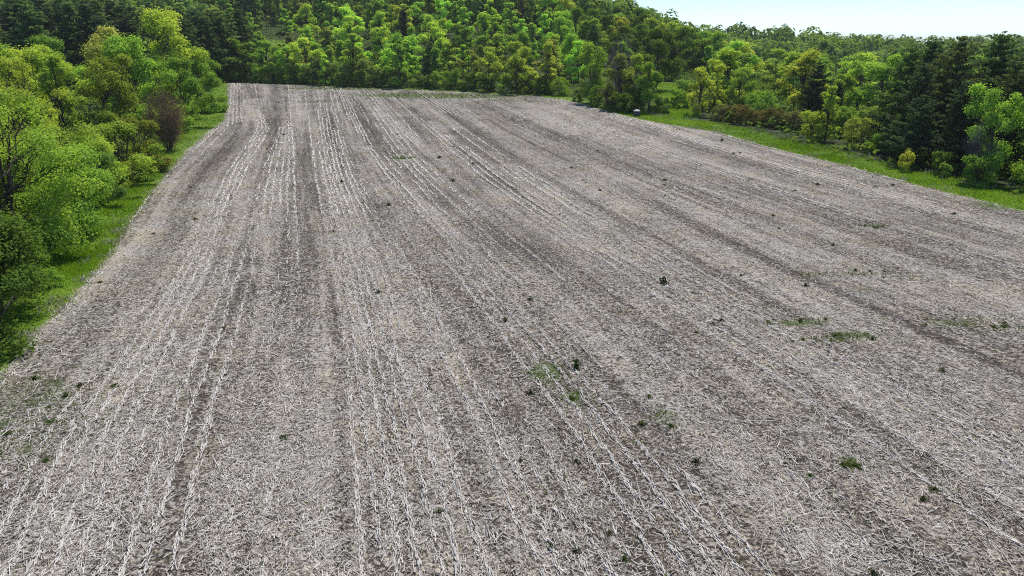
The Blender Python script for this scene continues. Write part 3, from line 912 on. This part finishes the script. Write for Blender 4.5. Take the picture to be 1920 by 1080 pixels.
# ------------------------------------------------------------------ clump at the far right corner of the field
plant('maple_c', 17.4, 159.0, 13.0, (.165, .235, .030), 'yellow green tree at the left end of the corner clump', rz=.7, wide=.95)
plant('bare_grey', 22.4, 151.0, 14.0, (.1, .1, .1), 'grey leafless tree rising from the middle of the corner clump', name='leafless_tree')
plant('airy_b', 21.6, 147.5, 11.0, BRONZE, 'brownish thin leaved tree in the middle of the corner clump')
plant('airy_b', 24.6, 145.5, 11.0, (.16, .21, .05), 'pale green slim tree beside the grey leafless tree in the corner clump')
plant('bare_low', 20.2, 146.5, 5.0, (.12, .10, .05), 'tangled purple brown brush at the foot of the corner clump', name='leafless_bush', cat='bush')
plant('maple_b', 26.6, 141.5, 9.6, (.085, .165, .024), 'compact rounded green tree at the right end of the corner clump', wide=.95)
plant('shrub_a', 22.8, 141.0, 3.6, DEEP, 'dark shrub in the shade behind the round drum')
plant('shrub_b', 28.8, 140.5, 3.5, (.10, .15, .05), 'pale grey green shrub at the lane corner of the clump')
plant('shrub_b', 20.6, 142.5, 4.0, DEEP, 'dark leafy shrub under the brownish thin leaved tree')
plant('shrub_c', 18.3, 151.5, 4.2, DEEP, 'dark shrub under the yellow green tree of the clump')
plant('shrub_a', 24.6, 143.8, 4.5, DEEP, 'dark shrub under the pale green slim tree of the clump')
plant('shrub_a', 15.0, 162.5, 3.0, SAGE, 'small grey green shrub left of the yellow green clump tree')

# ------------------------------------------------------------------ right side: beyond the lane
plant('young_c', 35.2, 136.5, 8.6, (.25, .285, .065), 'golden yellow tree on the far side of the grass lane', wide=1.0, jit=.02)
plant('young_d', 40.5, 146.0, 9.5, (.20, .235, .06), 'pale yellow green tree behind the golden tree by the lane')
plant('big_a', 36.8, 186.0, 14.5, DEEP, 'tall dark green tree with lit crown behind the head of the grass lane')
plant('shrub_b', 34.0, 148.0, 3.8, MID, 'green shrub along the grass lane before the golden tree')
plant('shrub_a', 38.2, 160.0, 4.5, SAGE, 'grey green shrub further up the grass lane')
plant('maple_b', 44, 141, 8.5, (.14, .20, .05), 'light green tree behind the low bronze thicket')
plant('spruce_a', 54.5, 121.5, 7.8, DPINE, 'small dark spruce behind the end of the bronze thicket')
plant('shrub_c', 45.0, 131, 5, MID, 'green shrub behind the low bronze thicket by the golden tree')
plant('young_d', 58, 128, 8.5, OLIVE, 'olive tree behind the small dark spruce')
xs_ = np.linspace(0, 1, 9)
for t in xs_:
    bx = 38.0 + t * 12.0 + prng.normal(0, .5); by = 130 - t * 15.5 + prng.normal(0, .6)
    plant('shrub_c', bx, by, prng.uniform(2.4, 3.2), (.088, .086, .048), 'low bronze leaved shrub of the thicket between lane and grass margin', 'bronze thicket shrubs', wide=1.15)
plant('shrub_a', 45.2, 108.0, 4.4, (.19, .24, .04), 'small bright yellow green bush beside the slim yellow tree', wide=.8)
plant('young_a', 47.2, 107.8, 8.0, (.20, .24, .045), 'slim yellow green tree on the right margin before the pines')
plant('shrub_c', 49.5, 102.0, 4.2, (.14, .16, .05), 'olive shrub between the slim yellow tree and the pines')
plant('airy_a', 53.5, 103.5, 8.0, (.12, .155, .05), 'dull green thin tree against the pines past the slim yellow tree')
plant('wpine_a', 53.5, 99.0, 14.0, PINE, 'tall ragged white pine where the pine row begins', wide=1.1)
plant('wpine_b', 52.0, 93.0, 12.0, DPINE, 'shorter dark pine in front of the ragged white pine')
plant('airy_a', 50.8, 92.5, 7.0, (.10, .14, .06), 'grey green thin tree at the foot of the pine row')
plant('wpine_c', 56.5, 93.5, 15.2, PINE, 'broad white pine with layered plumes in the pine row', wide=1.1)
plant('wpine_a', 61.5, 90.0, 13.5, PINE, 'white pine behind the bright broadleaf tree of the margin', rz=2)
plant('wpine_b', 64.5, 98.0, 16.2, PINE, 'tall white pine at the back of the pine row', wide=1.1)
plant('wpine_c', 67.5, 91.0, 16.6, (.048, .085, .036), 'broadest white pine at the thick end of the pine row', wide=1.15, rz=4)
plant('wpine_b', 59.5, 105.0, 15.0, DPINE, 'dark pine behind the broad layered white pine')
plant('wpine_a', 73.5, 99.0, 17.2, PINE, 'white pine behind the broadest pine')
plant('wpine_c', 50.0, 88.5, 8.5, DPINE, 'low dark pine with branches down to the grass', wide=1.2)
plant('wpine_b', 53.5, 85.5, 10.5, DPINE, 'shaded pine behind the tiny yellow bush', wide=1.2)
plant('wpine_a', 58.5, 84.0, 11.5, DPINE, 'shaded pine right behind the bright broadleaf tree', wide=1.2)
plant('shrub_b', 47.3, 84.6, 2.6, YELLOW, 'tiny lemon yellow bush glowing before the shaded pines', wide=.75, jit=.02)
plant('maple_c', 52.6, 78.5, 10.6, (.125, .215, .035), 'bright green broadleaf tree in front of the pines', rz=1.0, wide=.9)
plant('maple_a', 57.2, 77.0, 10.6, (.11, .20, .035), 'second bright green broadleaf tree in front of the pines', rz=3.0, wide=.85)
plant('bare_grey', 50.9, 77.2, 6.5, (.1, .1, .1), 'grey dead tree with tangled branches beside bright broadleaf tree', name='leafless_tree')
plant('shrub_a', 50.2, 75.6, 3.2, (.085, .165, .03), 'rounded green bush at the foot of the grey dead tree')
plant('shrub_c', 54.6, 71.5, 3.2, (.10, .15, .045), 'green shrub at the grass edge under the bright broadleaf trees')
plant('shrub_b', 56.0, 67.5, 3.2, (.15, .20, .05), 'pale green shrub near the end of the right margin')
plant('shrub_a', 49.5, 80.5, 1.6, SAGE, 'knee high grey green shrub on the edge of right margin', wide=.9)
for (x, y, h, k_, c) in ((50.5, 82.5, 2.6, 'shrub_a', DEEP), (55, 81.5, 4, 'shrub_b', DEEP), (49.2, 85.8, 2.4, 'shrub_c', DEEP), (50.0, 96.5, 3.2, 'shrub_b', MID), (52.6, 98, 4.2, 'shrub_a', OLIVE),
                         (64, 72, 5, 'shrub_a', MID), (66, 80, 7, 'shrub_b', DEEP), (55, 110, 5, 'shrub_a', OLIVE), (52, 113, 5, 'shrub_b', MID), (56.2, 74.3, 3, 'shrub_c', OLIVE), (58.5, 80, 5, 'shrub_a', DEEP)):
    plant(k_, x, y, h, c, 'dark undergrowth shrub at the foot of the pine row', 'undergrowth shrubs of the pine row')

# mixed wood in the shallow valley on the right
n = 0
for y in np.arange(136, 300, 16.0):
    x0 = max(44.0, .25 * y + 8)
    x = x0 + prng.uniform(0, 5)
    while x < .80 * y + 6:
        px, py = x + prng.normal(0, 1.5), y + prng.normal(0, 3)
        x += (9.5 + .02 * y) * prng.uniform(.8, 1.25)
        if px / py > .62 and y < 170: continue
        if py < 150 and px < 50: continue
        if seg_dist(np.array([px]), np.array([py]), LANE, False)[0] < 6: continue
        p = prng.random()
        ratio = px / py
        if p < (.12 if ratio < .5 else .35):
            plant(['wpine_a', 'spruce_a', 'wpine_b'][prng.integers(3)], px, py, prng.uniform(10, 15), PINE if prng.random() < .5 else DPINE, 'dark conifer rising from the mixed wood in the valley', 'conifers of the valley wood', wide=1.2)
        else:
            c, w = ((MID, 'mid green'), (LIME, 'lime green'), (YOLIVE, 'yellow olive'), (DEEP, 'deep green'), (SAGE, 'grey green'), ((.15, .22, .05), 'pale green'))[prng.integers(6)]
            plant(['big_a', 'big_b', 'big_c', 'young_c', 'young_d', 'airy_b'][prng.integers(6)], px, py, prng.uniform(8.5, 12.5), c, w + ' tree of the valley wood beyond the right margin', w + ' trees of the valley wood', jit=.12, wide=1.35)
        n += 1
print('valley trees', n, COUNT)

# ------------------------------------------------------------------ far woods (one mass)
fr = np.random.default_rng(77)
base_v, base_n, nleaf = None, None, 330
V_, F_, T_ = [], [], []
off = 0
cs = []
for y in np.arange(305, 860, 20):
    x = -.10 * y
    while x < .86 * y:
        px, py = x + fr.normal(0, 3), y + fr.normal(0, 5)
        x += 10.5 + .006 * y
        if px / py < .24 and py < 420: continue
        if px / py < .1: continue
        cs.append((px, py))
for y in np.arange(0, 130, 11.0):                # crest of the hill and the back of the plantation
    for x in np.arange(-290, 95, 9.5):
        px, py = x + fr.normal(0, 2.5), y + far_y(max(x, -100)) + (112 if x > -120 else 38) + fr.normal(0, 3)
        if -.84 < px / py < .24: cs.append((px, py))
cs = np.array(cs)
cz = terrain(cs[:, 0], cs[:, 1])
for (px, py), z in zip(cs, cz):
    h = fr.uniform(9, 16); R = fr.uniform(4.5, 8.0); con = False
    n = nleaf if py < 600 else 200
    d = norm(fr.normal(0, 1, (n, 3)) + [0, -.15, .35])
    lump = 1 + .22 * np.sin(d[:, 0] * 5 + px) * np.sin(d[:, 1] * 5 + py) + .15 * np.sin(d[:, 2] * 7 + px)
    if con:
        t = fr.random(n) ** .7
        a = fr.uniform(0, 6.28, n)
        P = np.stack([np.cos(a) * (1 - t) * R * .7, np.sin(a) * (1 - t) * R * .7, 1 + t * (h + 3)], 1)
    else:
        P = d * (R * lump)[:, None] * [1, 1, h * .5 / R] + [0, 0, h * .52]
    P[:, 2] = np.maximum(P[:, 2], .3)
    v, f = leaf_quads(P + [px, py, z], norm(d + fr.normal(0, .28, (n, 3)) + [0, 0, .15]), fr.uniform(1.2, 2.3, n), fr, aspect=.85)
    V_.append(v); F_.append(f + off); off += len(v)
    T_.append(np.repeat(np.clip((-.1 if con else fr.choice([.35, .5, .65, .8])) + fr.normal(0, .12, n), 0, 1), 4))
fw = np_mesh('distant_woods', np.concatenate(V_), [np.concatenate(F_)], {'tint': np.concatenate(T_)}, False, [make_leaf_material('far_leaf', var=.75)])
fwo = link(bpy.data.objects.new('distant_woods', fw))
fwo.color = (.095, .15, .038, 1)
tag(fwo, 'distant mixed woods closing the hilltop and the horizon behind the nearer trees', 'woods', kind='stuff')

# ------------------------------------------------------------------ undergrowth on the wood floor (one mass)
ug = np.random.default_rng(55)
ux, uy = [], []
for (n, x0, x1, y0, y1) in ((42000, -120, 150, 170, 330), (34000, 36, 190, 70, 300), (26000, -110, -26, 30, 175)):
    ux.append(ug.uniform(x0, x1, n)); uy.append(ug.uniform(y0, y1, n))
ux = np.concatenate(ux); uy = np.concatenate(uy)
uk = (field_sd(ux, uy) < -6.5 + 3.5 * N2(ux / 4, uy / 4)) & (seg_dist(ux, uy, LANE, False) > 4.5) & (np.abs(ux) < .82 * uy + 6) & (np.hypot((ux + 92) / 1.5, uy - 283) > 9)
ux, uy = ux[uk], uy[uk]; n = len(ux)
top = 2.6 * N1(ux / 3.2 + 2, uy / 3.2) ** 1.5
uz = terrain(ux, uy) + .1 + top * ug.random(n) ** .5
v, f = leaf_quads(np.stack([ux, uy, uz], 1), norm(ug.normal(0, .5, (n, 3)) + [0, 0, .8]), ug.uniform(.5, 1.0, n), ug, aspect=.7)
ugo = link(bpy.data.objects.new('undergrowth', np_mesh('undergrowth', v, [f], {'tint': np.repeat(np.clip(.2 + .6 * N3(ux / 5, uy / 5) + ug.normal(0, .15, n), 0, 1), 4)}, False, [M_LEAF])))
ugo.color = (.070, .115, .028, 1)
tag(ugo, 'low leafy undergrowth covering the wood floor between the trees', 'undergrowth', kind='stuff')

# ------------------------------------------------------------------ grass blades on the margins
gr_ = np.random.default_rng(31)
def blades(n, x0, x1, y0, y1, h0, seed):
    x = gr_.uniform(x0, x1, n); y = gr_.uniform(y0, y1, n)
    sdv = field_sd(x, y)
    k = frust(x, y) & (sdv < gr_.normal(.1, .35, n)) & (sdv > -8)
    if x0 > 10:
        k |= (seg_dist(x, y, LANE, False) < 4.6) & (sdv < -2)
    return x[k], y[k]
gv, gf, gt, go = [], [], [], 0
for (n, x0, x1, y0, y1, s0) in ((60000, -34, -19, 22, 50, .26), (50000, -48, -28, 45, 85, .34), (36000, -75, -40, 80, 175, .5),
                                (70000, 38, 60, 55, 110, .36), (40000, 18, 46, 100, 150, .5), (26000, 24, 50, 124, 206, .55), (20000, -90, 20, 165, 226, .6)):
    x, y = blades(n, x0, x1, y0, y1, s0, 1)
    z = terrain(x, y)
    m = len(x)
    tall = N2(x / 2.5, y / 2.5)
    h = s0 * (.22 + .62 * tall * tall) * gr_.uniform(.5, 1.3, m)
    a = gr_.uniform(0, 6.28, m)
    S = np.stack([np.cos(a), np.sin(a), 0 * a], 1) * (s0 * .10 + .012)
    lean = gr_.normal(0, .35, (m, 3)) * h[:, None]; lean[:, 2] = h
    B = np.stack([x, y, z - .01], 1)
    V = np.stack([B - S, B + S, B + lean + S * .25, B + lean - S * .25], 1)
    gv.append(V.reshape(-1, 3)); gf.append(np.arange(m * 4).reshape(m, 4) + go); go += m * 4
    gt.append(np.repeat(np.clip(-.05 + .6 * N1(x / 7, y / 7) + .45 * N3(x / 1.7, y / 1.7) + gr_.normal(0, .15, m), 0, 1), 4))
gme = np_mesh('grass', np.concatenate(gv), [np.concatenate(gf)], {'tint': np.concatenate(gt)}, False, [M_GRASS])
grass = link(bpy.data.objects.new('grass', gme))
grass.color = (.135, .225, .018, 1)
tag(grass, 'bright green spring grass on the margins round the field', 'grass', kind='stuff')

# last year's dry grass along both edges of the margins
dv, df, dt, do_ = [], [], [], 0
for (n, x0, x1, y0, y1, s0) in ((16000, -34, -19, 22, 60, .30), (12000, -75, -30, 55, 175, .42), (26000, 24, 60, 58, 150, .42)):
    x = gr_.uniform(x0, x1, n); y = gr_.uniform(y0, y1, n)
    sdv = field_sd(x, y)
    k = frust(x, y) & (((sdv < .5) & (sdv > -1.1)) | ((sdv < -4.2) & (sdv > -8.5) & (x > 0))) & (N1(x / 1.8 + 30, y / 1.8) > .52)
    x, y = x[k], y[k]; m = len(x)
    h = s0 * gr_.uniform(.4, 1.5, m); a = gr_.uniform(0, 6.28, m)
    S = np.stack([np.cos(a), np.sin(a), 0 * a], 1) * (s0 * .05 + .008)
    lean = gr_.normal(0, .6, (m, 3)) * h[:, None]; lean[:, 2] = h
    B = np.stack([x, y, terrain(x, y) - .01], 1)
    V = np.stack([B - S, B + S, B + lean + S * .3, B + lean - S * .3], 1)
    dv.append(V.reshape(-1, 3)); df.append(np.arange(m * 4).reshape(m, 4) + do_); do_ += m * 4
    dt.append(np.repeat(np.clip(gr_.normal(.38, .14, m), 0, 1), 4))
dry = link(bpy.data.objects.new('dry_grass', np_mesh('dry_grass', np.concatenate(dv), [np.concatenate(df)], {'tint': np.concatenate(dt)}, False, [M_STRAW])))
tag(dry, 'pale dead grass stems of last year along the edges of the margins', 'dry grass', kind='stuff')

# ------------------------------------------------------------------ weeds on the field
def weed_mesh(seed, n, tall):
    r = np.random.default_rng(seed)
    a = r.uniform(0, 6.28, n); q = np.minimum(np.abs(r.normal(0, .20, n)), .33)
    P = np.stack([q * np.cos(a), q * np.sin(a), tall * r.random(n) * (1 - q * 1.2) + .03], 1)
    N = norm(np.stack([np.cos(a) * .6, np.sin(a) * .6, .6 + 0 * a], 1) + r.normal(0, .5, (n, 3)))
    v, f = leaf_quads(P, N, .17 * r.uniform(.6, 1.4, n), r, aspect=.4)
    return np_mesh('weed_leaves', v, [f], {'tint': np.repeat(np.clip(r.normal(.5, .22, n), 0, 1), 4)}, False, [M_LEAF])
WM = [weed_mesh(s_, 120, t_) for s_, t_ in ((1, .35), (2, .5), (3, .28))]
def weed(x, y, d, c, label, group=None, m=0, hs=1.0, name='weed_clump'):
    o = link(bpy.data.objects.new(name, WM[m]))
    o.location = (x, y, tz(x, y) - .01); o.scale = (d, d, d * hs); o.rotation_euler = (0, 0, prng.uniform(0, 6.28))
    o.color = (*[v * .62 for v in c], 1)
    return tag(o, label, 'weed', group)
WG = (.055, .095, .026)
weed(9.7, 42.6, .95, (.04, .062, .024), 'largest dark round weed standing alone on the stubble', m=1)
weed(3.05, 30.3, .62, (.04, .075, .024), 'upright dark weed beside the biggest green weed patch', m=1, hs=1.8)
weed(-.36, 36.2, .55, WG, 'small green weed on a stubble row beyond the green weed patch', m=1)
weed(-2.45, 19.6, .42, (.05, .10, .025), 'small vivid weed in the chaff where the stubble rows end', m=2)
weed(12.25, 22.2, .85, (.105, .13, .03), 'flat yellow green mossy weed mat among the stubble rows', m=2, hs=.5)
weed(10.6, 21.5, .40, (.06, .13, .025), 'little bright weed next to the yellow green mossy mat', m=2)
weed(3.35, 17.3, .42, WG, 'small dark weed in bare chaff by itself', m=0)
weed(1.2, 17.9, .40, (.06, .10, .03), 'faint green weed sprig in the trampled chaff', m=0)
for (cx, cy, rx, ry, s_) in GREEN:
    area = rx * ry
    if cy > 60 or s_ < .45: continue
    for k in range(int(min(9, 2 + area * 1.4 * s_))):
        a = prng.uniform(0, 6.28); q = math.sqrt(prng.random())
        weed(cx + q * rx * math.cos(a), cy + q * ry * math.sin(a), prng.uniform(.25, .6), np.array(WG) * prng.uniform(.85, 1.5) + [.01, .01, 0],
             'low green weed in one of the weedy patches on the stubble', 'weeds in the green patches', m=int(prng.integers(3)), hs=.8)
for (ax, ay) in ((-15.6, 92.8), (-14.8, 93.4), (-13.9, 92.7), (-13.1, 93.3), (-14.4, 92.3)):
    weed(ax, ay, prng.uniform(.9, 1.3), (.11, .19, .03), 'bright green weed in the small patch far out on the middle rows', 'weeds of the far bright patch', m=2, hs=.45)
k = 0
while k < 58:
    y = 16 + 100 * prng.random() ** 1.3; x = prng.uniform(-.74 * y, .74 * y)
    if field_sd(np.array([x]), np.array([y]))[0] < 1: continue
    if x < 0 and prng.random() < .5: continue
    weed(x, y, prng.uniform(.25, .5) * (1 + y / 90), np.array((.062, .082, .034)) * prng.uniform(.8, 1.3), 'lone dull green weed dotted on the open stubble', 'lone weeds on the stubble', m=int(prng.integers(3)), hs=.8)
    k += 1

sr = np.random.default_rng(91)
SX, SY, SS = [], [], []
for (cx, cy, rx, ry, st) in GREEN:
    n = int(min(1500, 60 + rx * ry * 110 * st)) if cy < 60 else int(rx * ry * 7 * st)
    SX.append(cx + sr.normal(0, .55, n) * rx); SY.append(cy + sr.normal(0, .55, n) * ry); SS.append(np.full(n, .05 + .0012 * cy))
n = 5000
yy = 14 + 120 * sr.random(n) ** 1.2
SX.append(sr.uniform(-.76, .76, n) * yy); SY.append(yy); SS.append(.05 + .0014 * yy)
SX, SY, SS = map(np.concatenate, (SX, SY, SS))
k = (field_sd(SX, SY) > .2) & (N2(SX / .8 + 3, SY / .8) > .38)
SX, SY, SS = SX[k], SY[k], SS[k]; n = len(SX)
v, f = leaf_quads(np.stack([SX, SY, terrain(SX, SY) + .03 + SS * .5], 1), norm(sr.normal(0, .5, (n, 3)) + [0, 0, .8]), SS * sr.uniform(.8, 2.0, n), sr, aspect=.45)
sd_o = link(bpy.data.objects.new('seedlings', np_mesh('seedlings', v, [f], {'tint': np.repeat(sr.random(n), 4)}, False, [M_GRASS])))
sd_o.color = (.062, .088, .022, 1)
tag(sd_o, 'thin scatter of tiny green seedlings coming up through the stubble', 'seedlings', kind='stuff')

# ------------------------------------------------------------------ round drum by the corner clump
def lathe(name, prof, m, parent, seg=28):
    a = np.arange(seg) * 2 * math.pi / seg
    V = np.array([[(r_ * math.cos(t), r_ * math.sin(t), z_) for t in a] for r_, z_ in prof]).reshape(-1, 3)
    i = np.arange(len(prof) * seg).reshape(-1, seg); j = np.roll(i, -1, 1)
    F = np.stack([i[:-1], j[:-1], j[1:], i[1:]], -1).reshape(-1, 4)
    o = link(bpy.data.objects.new(name, np_mesh(name, V, [F], None, False, [m])), parent)
    return o
def plain(name, c, rough):
    b = NB(name)
    geo = b.new('ShaderNodeNewGeometry').outputs['Position']
    n_ = b.noise(geo, 6.0, 4, .6)
    bs = b.new('ShaderNodeBsdfPrincipled')
    b.l.new(b.mix(n_, tuple(x * .75 for x in c), tuple(x * 1.15 for x in c)), bs.inputs['Base Color'])
    bs.inputs['Roughness'].default_value = rough
    return b.out(bs.outputs[0])
drum = bpy.data.objects.new('storage_drum', None); link(drum)
dx, dy = 23.4, 135.6
drum.location = (dx, dy, tz(dx, dy) - .03)
tag(drum, 'squat dark round drum with pale domed lid in front of the corner clump', 'drum')
M_DRUM = plain('dark_plastic', (.045, .045, .065), .5)
M_LID = plain('pale_lid', (.38, .39, .39), .6)
lathe('body', [(0, 0), (.56, 0), (.60, .05), (.60, .30), (.625, .32), (.625, .36), (.60, .38), (.60, .72), (.625, .74), (.625, .78), (.60, .80), (.60, 1.0), (.58, 1.02)], M_DRUM, drum)
lathe('lid', [(.64, .98), (.66, 1.0), (.66, 1.06), (.62, 1.10), (.48, 1.22), (.28, 1.31), (.1, 1.345), (0, 1.35)], M_LID, drum)

# ------------------------------------------------------------------ hazy air over the whole place
zl, zh = float(fz.min()) - 1.0, 75.0
XL = 9000.0
hv = np.array([(x_, y_, z_) for z_ in (zl, zh) for (x_, y_) in ((-XL, -XL), (XL, -XL), (XL, XL), (-XL, XL))])
hf = np.array([(0, 3, 2, 1), (4, 5, 6, 7), (0, 1, 5, 4), (1, 2, 6, 5), (2, 3, 7, 6), (3, 0, 4, 7)])
hm, hn, hl = mat('hazy_air')
pv = hn.new('ShaderNodeVolumePrincipled')
pv.inputs['Color'].default_value = (.86, .92, 1.0, 1)
pv.inputs['Density'].default_value = .00011
pv.inputs['Anisotropy'].default_value = .2
ho = hn.new('ShaderNodeOutputMaterial')
hl.new(pv.outputs[0], ho.inputs['Volume'])
haze = link(bpy.data.objects.new('haze', np_mesh('haze', hv, [hf], None, False, [hm])))
tag(haze, 'thin pale summer haze in the air over field and woods', 'haze', kind='stuff')
